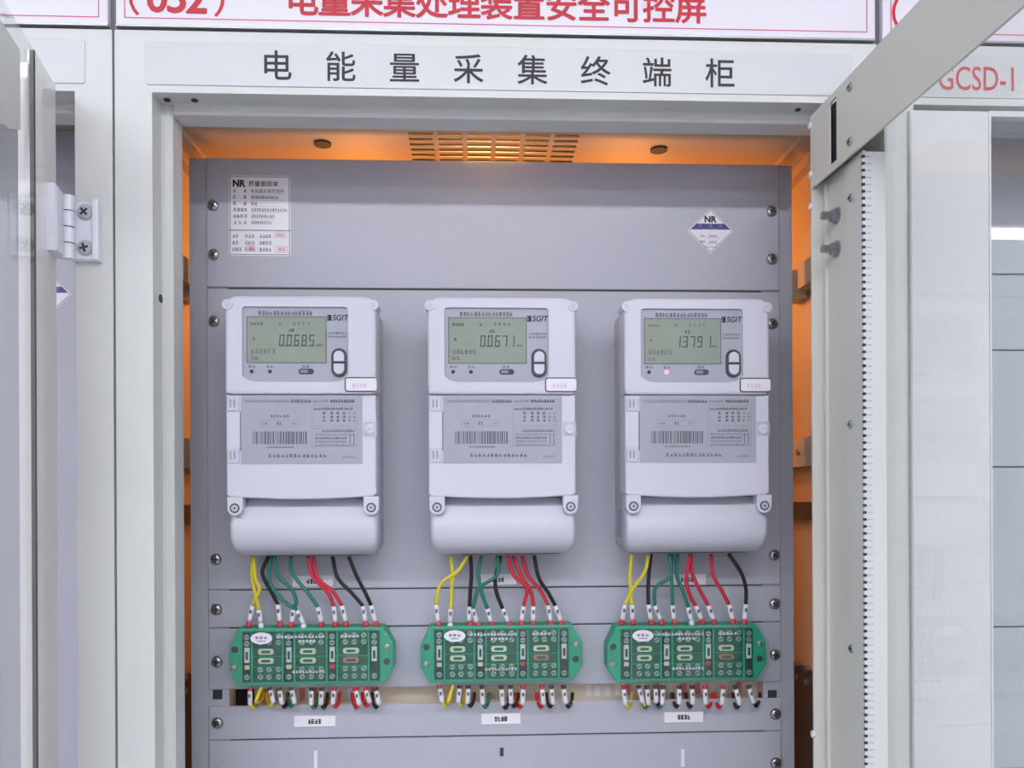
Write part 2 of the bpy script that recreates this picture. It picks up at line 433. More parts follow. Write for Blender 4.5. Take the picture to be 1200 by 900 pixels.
# ------------------------------------------------------------------ sign boards on top of the cabinets
ZS0 = ZH + .0035
def sign(cx, label):
    s = thing('sign_board', (cx, .01, ZH), label, 'sign', 'name signs along the top of the cabinets')
    x0, x1 = cx - .396, cx + .396
    MB().box(cx - .395, cx + .395, .004, .03, ZH, ZS0 + .13).build('sign_back', M_ALU, s)
    MB().bbox(x0, x1, -.003, .004, ZS0, ZS0 + .13, b=.0008).build('sign_face', M_SIGN, s)
    MB().box(x0, x1, -.0036, .004, ZS0 - .0015, ZS0 + .0005).build('sign_edge', M_ALU, s)
    mb = MB(); outline_box(mb, x0 + .0085, x1 - .0085, ZS0 + .0068, ZS0 + .1215, -.0032, .0011)
    mb.build('border_line', M_REDLINE, s)
    return s
SGN = sign(0, 'white sign reading 052 in red, above the open meter cabinet')
SGL = sign(-.8, 'white sign with a red border, cut off at the left edge')
SGR = sign(.8, 'white sign with a red border, behind the raised right door')
zt = ZS0 + .0285
for i, ch in enumerate('电量采集处理装置安全可控屏'):
    text('character', ch, .0305, (ax(354 + i * 38.0, -.0035, 10), zt), -.0034, M_RED, SGN, bold=.020, ref=1)
for i, ch in enumerate('052'):
    text('character', ch, .030, (ax(184 + i * 23, -.0035, 10), ZS0 + .0285), -.0034, M_RED, SGN, bold=.022, sx=1.05)
for sg, px, ch in ((SGN, 157, '（'), (SGN, 257, '）'), (SGR, 1051, '（')):
    text('character', ch, .037, (ax(px, -.0035, 10), ZS0 + .0285), -.0034, M_RED, sg, bold=.008)

# ------------------------------------------------------------------ inside the middle cabinet
ZC = EZ + .428                               # roof liner
XL, XR = -.3517, .3455                       # plate edges
UL, UR = ax(222, PY, 500), ax(930, PY, 500)  # outer edges of the rack uprights
GX0, GX1 = ax(484, .23, 172), ax(668, .23, 172)
gy0, gy1 = .100, .205
mb = MB()
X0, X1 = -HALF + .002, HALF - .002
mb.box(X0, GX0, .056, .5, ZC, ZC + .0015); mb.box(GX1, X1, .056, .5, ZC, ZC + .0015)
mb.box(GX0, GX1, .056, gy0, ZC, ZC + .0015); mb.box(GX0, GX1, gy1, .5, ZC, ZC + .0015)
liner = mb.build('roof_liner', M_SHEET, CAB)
ncol, nrow = 6, 7
cw = (GX1 - GX0) / ncol
for i in range(ncol + 1):
    x = GX0 + i * cw; MB().box(x - .003, x + .003, gy0, gy1, ZC - .0004, ZC + .0013).build('vent_bar', M_SHEET, liner)
for j in range(nrow + 1):
    y = gy0 + (gy1 - gy0) * j / nrow; MB().box(GX0, GX1, y - .0032, y + .0032, ZC - .0002, ZC + .0012).build('vent_slat', M_SHEET, liner)
for px, py in ((378, 168), (772, 175)):
    d = at(px, py, 0) - CAM; k = (ZC - CAM.z) / d.z; q = CAM + d * k
    MB().cyl((q.x, q.y), .0105, ZC - .002, ZC, 14, axis='z').build('bolt_plug', M_SCREWDARK, liner)
for px in (243, 905):
    q = ax(px, .2, 165); MB().box(q - .004, q + .004, .06, .48, ZC - .006, ZC).build('liner_rib', M_SHEET, liner)
lamp = thing('cabinet_lamp', (0, .33, ZC), 'warm lamp under the roof behind the mounting plates', 'lamp')
MB().box(-.17, .17, .31, .35, ZC - .018, ZC).build('lamp_base', M_BEIGE, lamp)
mb = MB(); mb.tube([(-.16, .33, ZC - .034), (.16, .33, ZC - .034)], .014, 10); mb.build('lamp_tube', M_WARM, lamp)
for sx in (-.2, .2):
    ld = bpy.data.lights.new('warm_light', 'POINT'); ld.energy = WARM_WATTS; ld.color = (1, .36, .085); ld.shadow_soft_size = .03
    lo = bpy.data.objects.new('warm_light', ld); COL.objects.link(lo); lo.parent = lamp; lo.location = (sx, .02, -.13)
bulb = thing('vent_lamp', (ax(573, .17, 165), .125, ZC + .0015), 'small warm bulb glowing through the roof vent slots', 'lamp')
mb = MB(); mb.tube([(bulb.location.x - .03, .125, ZC + .022), (bulb.location.x + .03, .125, ZC + .022)], .007, 10); mb.build('bulb', M_BULB, bulb)

# uprights of the rack, and the rails on the side walls
for s, xa, xb, pxi in ((-1, UL, XL + .024, 255), (1, XR - .022, UR, 905)):
    up = MB().box(xa, xb, PY + .0025, PY + .03, .12, az(189, PY, 580)).build('rack_upright', M_RACK, CAB)
    q = at(pxi, 814, PY + .002)
    MB().box(q.x - .0055, q.x + .0055, PY + .0015, PY + .004, q.z - .0055, q.z + .0055).build('square_nut', M_SCREWDARK, up)
def side_x(s, t0, t1):
    a, b = HALF - .002 - t1, HALF - .002 - t0
    return (a, b) if s > 0 else (-b, -a)
for s in (-1, 1):
    for k, (zz, hh, m, tk) in enumerate(((az(182, PY + .02) + .004, .030, M_SHEET, .012), (az(330, PY + .06), .030, M_SHEET, .016), (az(532, PY + .05), .036, M_BEIGE, .016), (az(600, PY + .05), .022, M_DARKBROWN, .010), (az(860, PY + .05), .16, M_DARKBROWN, .006))):
        a, b = side_x(s, 0, tk)
        rl = MB().bbox(a, b, .075, .50, zz - hh / 2, zz + hh / 2, b=.001).build('side_rail', m, CAB)
        if k in (2, 4):
            for dy in (.17, .20):
                for dz in ((0,) if k == 2 else (.065, .082)):
                    xx = a if s > 0 else b
                    MB().cyl((dy, zz + dz), .004, xx - .003, xx + .003, 10, axis='x').build('bolt', M_SCREW, rl)
    a, b = side_x(s, .0, .024); zz = az(330, PY + .04, 945 if s > 0 else 212)
    MB().bbox(a, b, PY + .035, PY + .07, zz - .022, zz + .014, b=.003).build('rail_bracket', M_BEIGE, CAB)
    a, b = side_x(s, .0, .009)
    MB().box(a, b, PY + .10, PY + .3, az(775, .2), az(360, .2)).build('side_strip', M_SHEET, CAB)

# mounting plates, each with its screws
def zc(py): return az(py, PY, 580)
plates = []
for y0, y1 in ((189, 338.5), (340.5, 688), (689.5, 732), (733.5, 803.5), (823, 861.5), (863, 1000), (1002, 1250)):
    plates.append(MB().bbox(XL, XR, PY, PY + .0025, zc(y1), zc(y0), b=.0009).build('mounting_plate', M_PLATE, CAB))
for k, ys in enumerate(((244.5, 301), (378, 653), (711,), (771.5,), (842,), (900,))):
    for y in ys:
        for px in (252, 906):
            x = ax(px + (y - 500) * .008, PY, y); screw(plates[k], x, PY, zc(y))
for y in (339.5, 688.8, 732.8, 862.2, 1001):
    MB().box(XL + .004, XR - .004, PY + .0027, PY + .008, zc(y) - .008, zc(y) + .008).build('seam_light_block', M_DARKBROWN, CAB)  # added strips that stop lamp light leaking through the plate seams
# duct behind the wiring gap
duct = thing('wiring_duct', (0, PY + .03, zc(825)), 'cream wiring duct behind the gap under the terminal blocks', 'duct')
dx0, dx1 = ax(300, PY + .03, 814), ax(886, PY + .03, 814)
MB().box(ax(262, PY + .03), ax(898, PY + .03), PY + .034, PY + .040, zc(840), zc(795)).build('duct_back', M_DARKGAP, duct)
MB().bbox(dx0, dx1, PY + .022, PY + .034, zc(829), zc(799), b=.001).build('duct_cover', M_DUCT, duct)
for px in list(range(312, 448, 14)) + [690, 700, 712, 724, 736, 752] + list(range(770, 880, 16)):
    x = ax(px, PY + .02, 814); MB().box(x - .0032, x + .0032, PY + .0205, PY + .022, zc(822), zc(804)).build('marker_strip', random.choice((M_PAPER, M_PAPER, M_STAMP)), duct)
# narrow slots in the lowest plate
for px, py, h, m in ((370, 890, .022, M_PAPER), (588, 881, .010, M_RUBBER), (800, 888, .022, M_PAPER)):
    p = at(px, py, PY); MB().bbox(p.x - .0022, p.x + .0022, PY - .0015, PY, p.z - h / 2, p.z + h / 2, b=.0004).build('slot_marker', m, plates[5])

# ------------------------------------------------------------------ stickers and tags
def rz(px0, py0, px1, py1, Y):
    mx, my = (px0 + px1) / 2, (py0 + py1) / 2
    return ax(px0, Y, my), ax(px1, Y, my), az(py1, Y, mx), az(py0, Y, mx)
x0, x1, z0, z1 = rz(268.5, 206, 340.5, 300, PY)
st = thing('quality_label', ((x0 + x1) / 2, PY, z0), 'white printed quality label with red stamps, on the top plate', 'label')
MB().prism(rrect(x0, x1, z0, z1, .003), PY - .0004, PY).build('paper', M_PAPER, st)
Yp = PY - .0005
mb = MB(); outline_box(mb, x0 + .001, x1 - .001, z0 + .001, z1 - .001, Yp, .0008)
zd = z1 - (z1 - z0) * .682; quad(mb, x0, x1, zd - .0005, zd + .0005, Yp); mb.build('border', M_GREYPRINT, st)
mb = MB(); text('', 'NR', .0078, (x0 + .0120, z1 - .0095), Yp, None, build=False, mb=mb, bold=.05, sx=.92); mb.build('logo', M_BLACK, st)
W = x1 - x0; H = z1 - z0
mb = MB()
text('', '质量跟踪单', .0066, (x0 + W * .56, z1 - .0098), Yp, None, build=False, mb=mb, bold=.012)
text('', '电能量采集终端柜', .0050, (x0 + W * .36, z1 - H * .19), Yp, None, build=False, mb=mb, align='LEFT', sx=.92)
mb.build('heading', M_BLACK, st)
mb = MB(); mp = MB(); ms = MB()
for i in range(6):
    zz = z1 - H * (.19 + .079 * i)
    if i < 3: glyphs(mb, x0 + W * .06, x0 + W * .12, zz, .0042, Yp, 1); glyphs(mb, x0 + W * .23, x0 + W * .29, zz, .0042, Yp, 1)
    else: glyphs(mb, x0 + W * .06, x0 + W * .30, zz, .0042, Yp, 4 if i < 5 else 3, .8 if i < 5 else .5)
    if i: glyphs(mp if i > 3 else mb, x0 + W * .36, x0 + W * (.36, .80, .46, .95, .74, .70)[i], zz, .0038, Yp, (0, 14, 3, 14, 12, 10)[i])
    if i < 5: quad(mp, x0 + W * .35, x0 + W * (.88 if i != 4 else .72), zz - .0036, zz - .0033, Yp)
for i in range(3):
    zz = z1 - H * (.755 + .083 * i)
    glyphs(mb, x0 + W * .05, x0 + W * (.15 if i < 2 else .20), zz, .0042, Yp, 2 if i < 2 else 4); glyphs(mp, x0 + W * .25, x0 + W * .42, zz, .0042, Yp, 3); glyphs(mb, x0 + W * .49, x0 + W * .69, zz, .0042, Yp, 4)
for a, b, c in ((.74, .93, .735), (.76, .95, .915), (.28, .42, .905)):
    zz = z1 - H * c; outline_box(ms, x0 + W * a, x0 + W * b, zz - .0035, zz + .0035, Yp, .0005); glyphs(ms, x0 + W * (a + .03), x0 + W * (b - .03), zz, .004, Yp - .0001, 4)
tag(mb.build('print', M_GREYPRINT, st), kind='stuff'); tag(mp.build('print', M_PALEPRINT, st), kind='stuff'); tag(ms.build('stamp', M_STAMP, st), kind='stuff')

def diamond(px, py, label, w=.0275, cab=None):
    c = at(px, py, PY); zm = c.z
    d = thing('certificate_sticker', (c.x, PY, zm - w), label, 'sticker', 'diamond certificate stickers')
    def dia(r): return [(c.x, zm - r), (c.x + r * 1.04, zm), (c.x, zm + r), (c.x - r * 1.04, zm)]
    MB().prism(dia(w), PY - .0003, PY).build('paper', M_PAPER, d)
    mb = MB(); o, i = dia(w * .955), dia(w * .92)
    mb.add([(x, PY - .0004, z) for x, z in o + i], [(k, (k + 1) % 4, 4 + (k + 1) % 4, 4 + k) for k in range(4)]); mb.build('border', M_GREYPRINT, d)
    mb = MB(); r = w * .93; za, zb = zm + .002, zm + r * .36
    hw = lambda z: (r - abs(z - zm)) * 1.04
    mb.add([(c.x - hw(za), PY - .0004, za), (c.x + hw(za), PY - .0004, za), (c.x + hw(zb), PY - .0004, zb), (c.x - hw(zb), PY - .0004, zb)], [(0, 1, 2, 3)])
    mb.build('blue_band', M_BLUE, d)
    mb = MB(); text('', 'NR', .0072, (c.x, zm + r * .57), PY - .0005, None, build=False, mb=mb, bold=.05, sx=1.0); mb.build('logo', M_BLACK, d)
    mb = MB()
    for k, ch in enumerate('合格证'): text('', ch, .0046, (c.x + (k - 1) * .0125, (za + zb) / 2 + .001), PY - .0005, None, build=False, mb=mb)
    glyphs(mb, c.x - .010, c.x + .010, za + .0013, .0012, PY - .0005, 12); mb.build('band_lettering', M_PALEPRINT, d)
    mb = MB()
    for zz, n in ((-.006, 6), (-.013, 6)):
        glyphs(mb, c.x - .013, c.x - .007, zm + zz, .0028, PY - .0005, 2); glyphs(mb, c.x - .002, c.x + .008, zm + zz, .0028, PY - .0005, 4); quad(mb, c.x - .006, c.x + .011, zm + zz - .0026, zm + zz - .0023, PY - .0005)
    glyphs(mb, c.x - .008, c.x + .008, zm - .0195, .0016, PY - .0005, 9); mb.build('print', M_GREYPRINT, d)
    return d
diamond(832.5, 271, 'white diamond sticker with a blue band, on the top plate')
diamond(55, 345, 'white diamond sticker with a blue band, half hidden in the left cabinet')
side3 = ('left', 'middle', 'right')
for k, (px, py, w, h) in enumerate(((369, 845, 48, 13), (587, 842, 46, 13), (801, 840, 47, 13))):
    p = at(px, py, PY); t = thing('plate_tag', (p.x, PY, p.z - h * .0005), 'small white tag on the plate below the %s terminal block' % side3[k], 'tag', 'white tags under the terminal blocks')
    MB().bbox(p.x - w * .00052, p.x + w * .00052, PY - .0018, PY, p.z - h * .00052, p.z + h * .00052, b=.0006).build('tag_body', M_PAPER, t)
    mb = MB(); glyphs(mb, p.x - .008, p.x + .008, p.z, .0058, PY - .0019, 4, .85, .22); tag(mb.build('print', M_BLACK, t), kind='stuff')
for k, (px, py, w, h) in enumerate(((367, 681, 47, 13), (583, 679, 45, 13), (805, 679, 45, 13))):
    p = at(px, py, PY); t = thing('plate_tag', (p.x, PY, p.z - h * .0005), 'small white tag behind the wires below the %s meter' % side3[k], 'tag', 'white tags behind the wires')
    MB().bbox(p.x - w * .00052, p.x + w * .00052, PY - .0015, PY, p.z - h * .00052, p.z + h * .00052, b=.0005).build('tag_body', M_PAPER, t)
    mb = MB(); glyphs(mb, p.x - .008, p.x + .008, p.z, .0055, PY - .0016, 4, .85, .22); tag(mb.build('print', M_BLACK, t), kind='stuff')

# ------------------------------------------------------------------ energy meters (drawn at the middle meter's place)
MY = .060                                    # front face
def mx(px): return ax(px, MY, 500)
def mz(py): return az(py, MY, 588)
def meter_proto():
    c = Vector((mx(588), PY, mz(650)))
    r = thing('energy_meter', c, '', 'meter', 'energy meters on the plate')
    MB().prism(rrect(mx(504), mx(673.5), mz(647), mz(352), .010), .088, PY, .004).build('rear_case', M_CASE, r)
    MB().bbox(mx(540), mx(660), .096, PY - .02, mz(652.2), mz(645), b=.002).build('wire_entry', M_RUBBER, r)
    # upper cover with its window opening
    N = 120
    out = resample(rrect(mx(501.5), mx(675), mz(462), mz(348), .013, 8), N)
    zA, zB, xA, xB = mz(447.8), mz(360.5), mx(521), mx(643.2)
    inn0 = [(mx(540), zA), (mx(626), zA), (mx(637), mz(446)), (xB, mz(440))]
    rr = .0035
    for a in range(7):
        t = math.radians(15 * a); inn0.append((xB - rr + rr * math.cos(t), zB - rr + rr * math.sin(t)))
    for a in range(7):
        t = math.radians(90 + 15 * a); inn0.append((xA + rr + rr * math.cos(t), zB - rr + rr * math.sin(t)))
    inn0 += [(xA, mz(441)), (mx(527), mz(445.5)), (mx(533), mz(447.3))]
    # the two outlines start at matching points
    def polar(o, cx, cz, n):
        P = resample(o, 900); res = []
        for i in range(n):
            a = -math.pi + 2 * math.pi * i / n
            res.append(min(P, key=lambda p: abs(math.remainder(math.atan2(p[1] - cz, (p[0] - cx)) - a, 2 * math.pi))))
        return res
    cx_, cz_ = (xA + xB) / 2, (zA + zB) / 2
    oc = rrect(mx(501.5), mx(675), mz(462), mz(348), .013, 8)
    oc = [(mx(501.5), mz(460)), (mx(503.5), mz(462)), (mx(673), mz(462)), (mx(675), mz(460))] + oc[9:27] 
    MB().ring(polar(oc, cx_, cz_, N), polar(inn0, cx_, cz_, N), MY, .092, .003).build('upper_cover', M_ABS, r)
    bz = MB().prism(rrect(xA - .003, xB + .003, zA - .002, zB + .003, .002), MY + .0028, MY + .012).build('display_bezel', M_BEZEL, r)
    yb = MY + .0028
    mb = MB(); outline_box(mb, mx(525.6), mx(617.8), mz(425.8), mz(371.4), yb - .0004, .0012); mb.build('screen_border', M_GREYPRINT, r)
    MB().box(mx(526.7), mx(616.8), yb - .0006, yb, mz(425), mz(372.4)).build('lcd_screen', M_LCD, r)
    mb = MB(); glyphs(mb, mx(539), mx(602), mz(367.6), .0046, yb - .0002, 15, .75, .2); glyphs(mb, mx(620), mx(641), mz(390.4), .0022, yb - .0002, 8); glyphs(mb, mx(620), mx(641), mz(394.5), .0022, yb - .0002, 8)
    glyphs(mb, mx(527), mx(536), mz(429.5), .0028, yb - .0002, 2); glyphs(mb, mx(548), mx(557), mz(429.5), .0028, yb - .0002, 2); glyphs(mb, mx(589), mx(598), mz(429.5), .0028, yb - .0002, 2)
    mb.build('print', M_GREYPRINT, r)
    mb = MB(); text('', 'SGIT', .0062, (mx(634), mz(372.6)), yb - .0002, None, build=False, mb=mb, bold=.02, sx=.95, shear=.2)
    glyphs(mb, mx(618.5), mx(623.5), mz(372.6), .006, yb - .0002, 1, 1, .3); mb.build('logo', M_BLACK, r)
    bf = MB().prism(rrect(mx(623.2), mx(641.2), mz(442), mz(408.3), .0084), yb - .0016, yb, .0005, 2).build('button_frame', M_RUBBER, r)
    def half(top):
        a, b = mx(626.3), mx(638.4); rad = (b - a) / 2; cx = (a + b) / 2; o = []
        z_flat = mz(424) if top else mz(426.6); zc_ = mz(411.5) - rad if top else mz(438.8) + rad
        o = [(a, z_flat), (b, z_flat)] if top else [(b, z_flat), (a, z_flat)]
        for i in range(13):
            t = math.radians(180 * i / 12); o.append((cx + rad * math.cos(t) * (1 if top else -1), zc_ + rad * math.sin(t) * (1 if top else -1)))
        return o
    MB().prism(half(True), yb - .004, yb - .001, .0008, 2).build('button', M_ABS, r); MB().prism(half(False), yb - .004, yb - .001, .0008, 2).build('button', M_ABS, r)
    cs = MB().prism(rrect(mx(585.5), mx(603), mz(438.6), mz(432), .003), yb - .0006, yb, .0003, 1).build('optical_port', M_RUBBER, r)
    MB().box(mx(587.5), mx(596), yb - .0008, yb - .0005, mz(437), mz(433.5)).build('port_window', M_PALEPRINT, cs)
    for px in (504.5, 672):
        lug = MB().cyl((mx(px), mz(358.5)), .0058, MY - .0012, .085, 16).build('corner_lug', M_ABS, r)
        MB().cyl((mx(px), mz(358.5)), .0032, MY - .0018, MY - .0010, 12).build('lug_plug', M_ABS2, lug)
    # middle door with the rating plate
    o = [(mx(502), mz(578))]
    for i in range(11):
        t = i / 10; o.append((mx(505 + 166 * t), mz(581 + 3.2 * math.sin(math.pi * t))))
    o += [(mx(674.5), mz(578)), (mx(674.5), mz(463)), (mx(502), mz(463))]
    dr = MB().prism(o, MY + .001, .092, .0022, 3).build('rating_door', M_ABS, r)
    yn = MY + .001
    MB().box(mx(519.3), mx(658.7), yn - .0005, yn + .001, mz(543), mz(464)).build('rating_plate', M_NAME, dr)
    MB().box(mx(518.2), mx(519.4), yn - .0004, yn + .001, mz(528), mz(482)).build('plate_gap', M_GREYPRINT, dr)
    Yn = yn - .0007
    mb = MB(); md = MB()
    glyphs(md, mx(524), mx(575), mz(470), .0030, Yn, 20, .75, .18); glyphs(mb, mx(577), mx(600), mz(470), .0034, Yn, 8, .85, .25); glyphs(md, mx(602), mx(620), mz(470), .0030, Yn, 6, .75, .18); glyphs(mb, mx(622), mx(650), mz(470), .0032, Yn, 9, .85, .25)
    glyphs(mb, mx(553), mx(575), mz(487.5), .0030, Yn, 6, .7, .18); outline_box(md, mx(540), mx(585), mz(500), mz(492), Yn, .0003)
    glyphs(mb, mx(543), mx(550), mz(496), .0024, Yn, 2); glyphs(mb, mx(560), mx(566), mz(496), .0034, Yn, 2); glyphs(md, mx(578), mx(583), mz(496), .0024, Yn, 2)
    x = mx(533); rng = random.Random(3)
    while x < mx(594):
        w = rng.choice((.0005, .0007, .0011, .0016)); quad(mb, x, min(x + w, mx(595)), mz(520), mz(505.3), Yn); x += w + rng.choice((.0005, .0008, .0013))
    glyphs(mb, mx(549), mx(580), mz(523.5), .0016, Yn, 14, .7, .3)
    glyphs(mb, mx(550), mx(618), mz(533.5), .0036, Yn, 14, .66, .2); glyphs(md, mx(636), mx(650), mz(535), .0026, Yn, 5, .8, .2)
    outline_box(md, mx(601), mx(653), mz(499), mz(475), Yn, .0003); outline_box(md, mx(601), mx(653), mz(523), mz(502), Yn, .0003)
    glyphs(mb, mx(603), mx(648), mz(479), .0026, Yn, 16, .8, .2)
    for px in (613, 622, 629, 636, 642, 648):
        for q in range(3): glyphs(mb if px < 637 else md, mx(px), mx(px + 3.6), mz(484 + 4.3 * q), .0026, Yn, 1, .9, .22)
    for q in range(5): glyphs(mb if q in (0, 2) else md, mx(604 + (8 if q == 0 else 0)), mx(650 - (9 if q in (2, 3) else 0)), mz(504.8 + 4.1 * q), .0024, Yn, 15, .75, .2)
    for px in (644, 648.5): quad(md, mx(px), mx(px + 1.4), mz(520), mz(508), Yn)
    mb.build('print', M_GREYPRINT, dr); md.build('fine_print', M_PALEPRINT, dr)
    for py in (464.5, 524.5):
        hg = MB().bbox(mx(503.5), mx(517.5), MY - .0006, MY + .004, mz(py + 17.5), mz(py), b=.0008).build('hinge_clip', M_ABS2, dr)
        for q in (507, 511.5): MB().box(mx(q), mx(q + 1.2), MY - .0009, MY, mz(py + 13), mz(py + 3.5)).build('clip_slit', M_GREYPRINT, hg) if False else None
        mq = MB()
        for q in (507, 511.5): mq.box(mx(q), mx(q + 1.3), MY - .0009, MY - .0004, mz(py + 13), mz(py + 3.5))
        mq.build('clip_slits', M_PALEPRINT, dr)
    MB().box(mx(659.8), mx(675.2), yn - .0004, yn + .002, mz(511), mz(494)).build('latch_recess', M_CASE, dr)
    MB().cyl((mx(667.5), mz(502.8)), .0064, yn - .0022, yn, 16, dome=.001).build('latch_screw', M_ABS, dr)
    MB().box(mx(664), mx(671), yn - .0024, yn - .002, mz(503.4), mz(502.2)).build('latch_slot', M_CASE, dr)
    # seal sticker over the corner of both covers
    sx0, sx1, sz0, sz1 = mx(638.8), mx(675.6), mz(459.5), mz(442.3)
    sk = MB().prism(rrect(sx0, sx1, sz0, sz1, .0035), MY - .0006, MY).build('seal_sticker', M_RUBBER, r)
    MB().prism(rrect(sx0 + .0013, sx1, sz0 + .0013, sz1 - .0013, .0025), MY - .0009, MY - .0005).build('sticker_paper', M_PAPER, sk)
    mb = MB(); glyphs(mb, sx0 + .008, sx0 + .025, (sz0 + sz1) / 2 - .001, .0045, MY - .001, 4, .7, .14); mb.build('sticker_print', M_STAMPPALE, sk)
    # terminal cover below
    lv = []
    for py, ins, y in ((583.5, 1.5, .0765), (592.4, 1.5, .0765), (592.5, 1.5, .0690), (594, 1.2, .0672), (608, .6, .0668), (612, .4, .0640), (628, .6, .0650), (635, 1.2, .0675), (641, 2.6, .0715), (646, 4.8, .0780), (649, 7, .0840), (650.8, 10, .0920)):
        lv.append((mz(py), mx(503 + ins), mx(675.5 - ins), y))
    tc = MB().loft(lv, .12, .0065).build('terminal_cover', M_ABS2, r)
    for px, py in ((511.7, 594), (668.4, 594)):
        bo = [(mx(px - 9), mz(581)), (mx(px - 9), mz(py))]
        for i in range(13):
            t = math.radians(180 + 180 * i / 12); bo.append((mx(px) + .0086 * math.cos(t), mz(py) + .0086 * math.sin(t)))
        bo += [(mx(px + 9), mz(581))]
        MB().prism(bo, MY + .0006, .075, .0012, 2).build('screw_boss', M_ABS, tc)
        MB().cyl((mx(px), mz(py)), .0054, MY + .0002, MY + .002, 18).build('screw_ring', M_RUBBER, tc)
        MB().cyl((mx(px), mz(py)), .0038, MY - .0004, MY + .002, 16).build('seal_screw', M_CASE, tc)
        MB().cyl((mx(px), mz(py)), .0012, MY - .0006, MY, 8).build('seal_hole', M_RUBBER, tc)
    return r
proto = meter_proto()
dx = {0: mx(352.3) - mx(588), 1: 0, 2: mx(817) - mx(588)}
METER = {1: proto}
for k in (0, 2):
    METER[k] = copy_tree(proto); METER[k].location.x += dx[k]
METER[0]['label'] = 'left white energy meter whose green display reads 0.0685'
METER[1]['label'] = 'middle white energy meter whose green display reads 0.0671'
METER[2]['label'] = 'right white energy meter with a lit pink lamp, reading 1.3791'
SEG = {'0': 'abcdef', '1': 'bc', '2': 'abged', '3': 'abgcd', '5': 'afgcd', '6': 'afgecd', '7': 'abc', '8': 'abcdefg', '9': 'abcdfg'}
for k, val in enumerate((('0', '0', '6', '8', '5'), ('0', '0', '6', '7', '1'), ('1', '3', '7', '9', '1'))):
    mb = MB(); yb = MY + .0028 - .0008
    w, h, t = .0056, .0128, .0014
    for i, d in enumerate(val):
        x = mx(563 + i * 8.6 + (2.0 if (k == 2 and i == 4) else 0)) + dx[k]; z = mz(406)
        R = {'a': (0, w, h - t, h), 'g': (0, w, h / 2 - t / 2, h / 2 + t / 2), 'd': (0, w, 0, t), 'f': (0, t, h / 2, h), 'b': (w - t, w, h / 2, h), 'e': (0, t, 0, h / 2), 'c': (w - t, w, 0, h / 2)}
        for s in SEG[d]:
            a, b, c, e = R[s]; sh = .0008
            mb.add([(x + a + c / h * sh, yb, z + c), (x + b + c / h * sh, yb, z + c), (x + b + e / h * sh, yb, z + e), (x + a + e / h * sh, yb, z + e)], [(0, 1, 2, 3)])
        if i == 0: quad(mb, x + w + .0008, x + w + .0019, z, z + .0011, yb)
    mb.build('display_digits', M_LCDINK, METER[k])
    mb = MB(); o = dx[k]
    glyphs(mb, mx(530) + o, mx(545) + o, mz(380), .0032, yb, 4, .8, .16); glyphs(mb, mx(562) + o, mx(566) + o, mz(380), .003, yb, 1); glyphs(mb, mx(578) + o, mx(600) + o, mz(379.5), .0032, yb, 4, .45, .16)
    glyphs(mb, mx(574) + o, mx(581) + o, mz(387.5), .0036, yb, 2, .8, .2); glyphs(mb, mx(532) + o, mx(536) + o, mz(397.5), .003, yb, 1, .9, .2)
    glyphs(mb, mx(530) + o, mx(559) + o, mz(412), .0052, yb, 6, .8, .1); glyphs(mb, mx(530) + o, mx(539) + o, mz(420), .0036, yb, 2, .8, .12); glyphs(mb, mx(606) + o, mx(613) + o, mz(404.5), .0018, yb, 3, .7, .3)
    mb.build('display_symbols', M_LCDINK if k == 1 else M_GREYPRINT, METER[k])
    for i, px in enumerate((531.3, 552.3)):
        lit = (k == 2 and i == 1)
        MB().cyl((mx(px) + o, mz(435.3)), .0026 if lit else .0021, MY + .0028 - .0014, MY + .0028, 12, dome=.0008).build('indicator_lamp', M_LED if lit else M_RUBBER, METER[k])

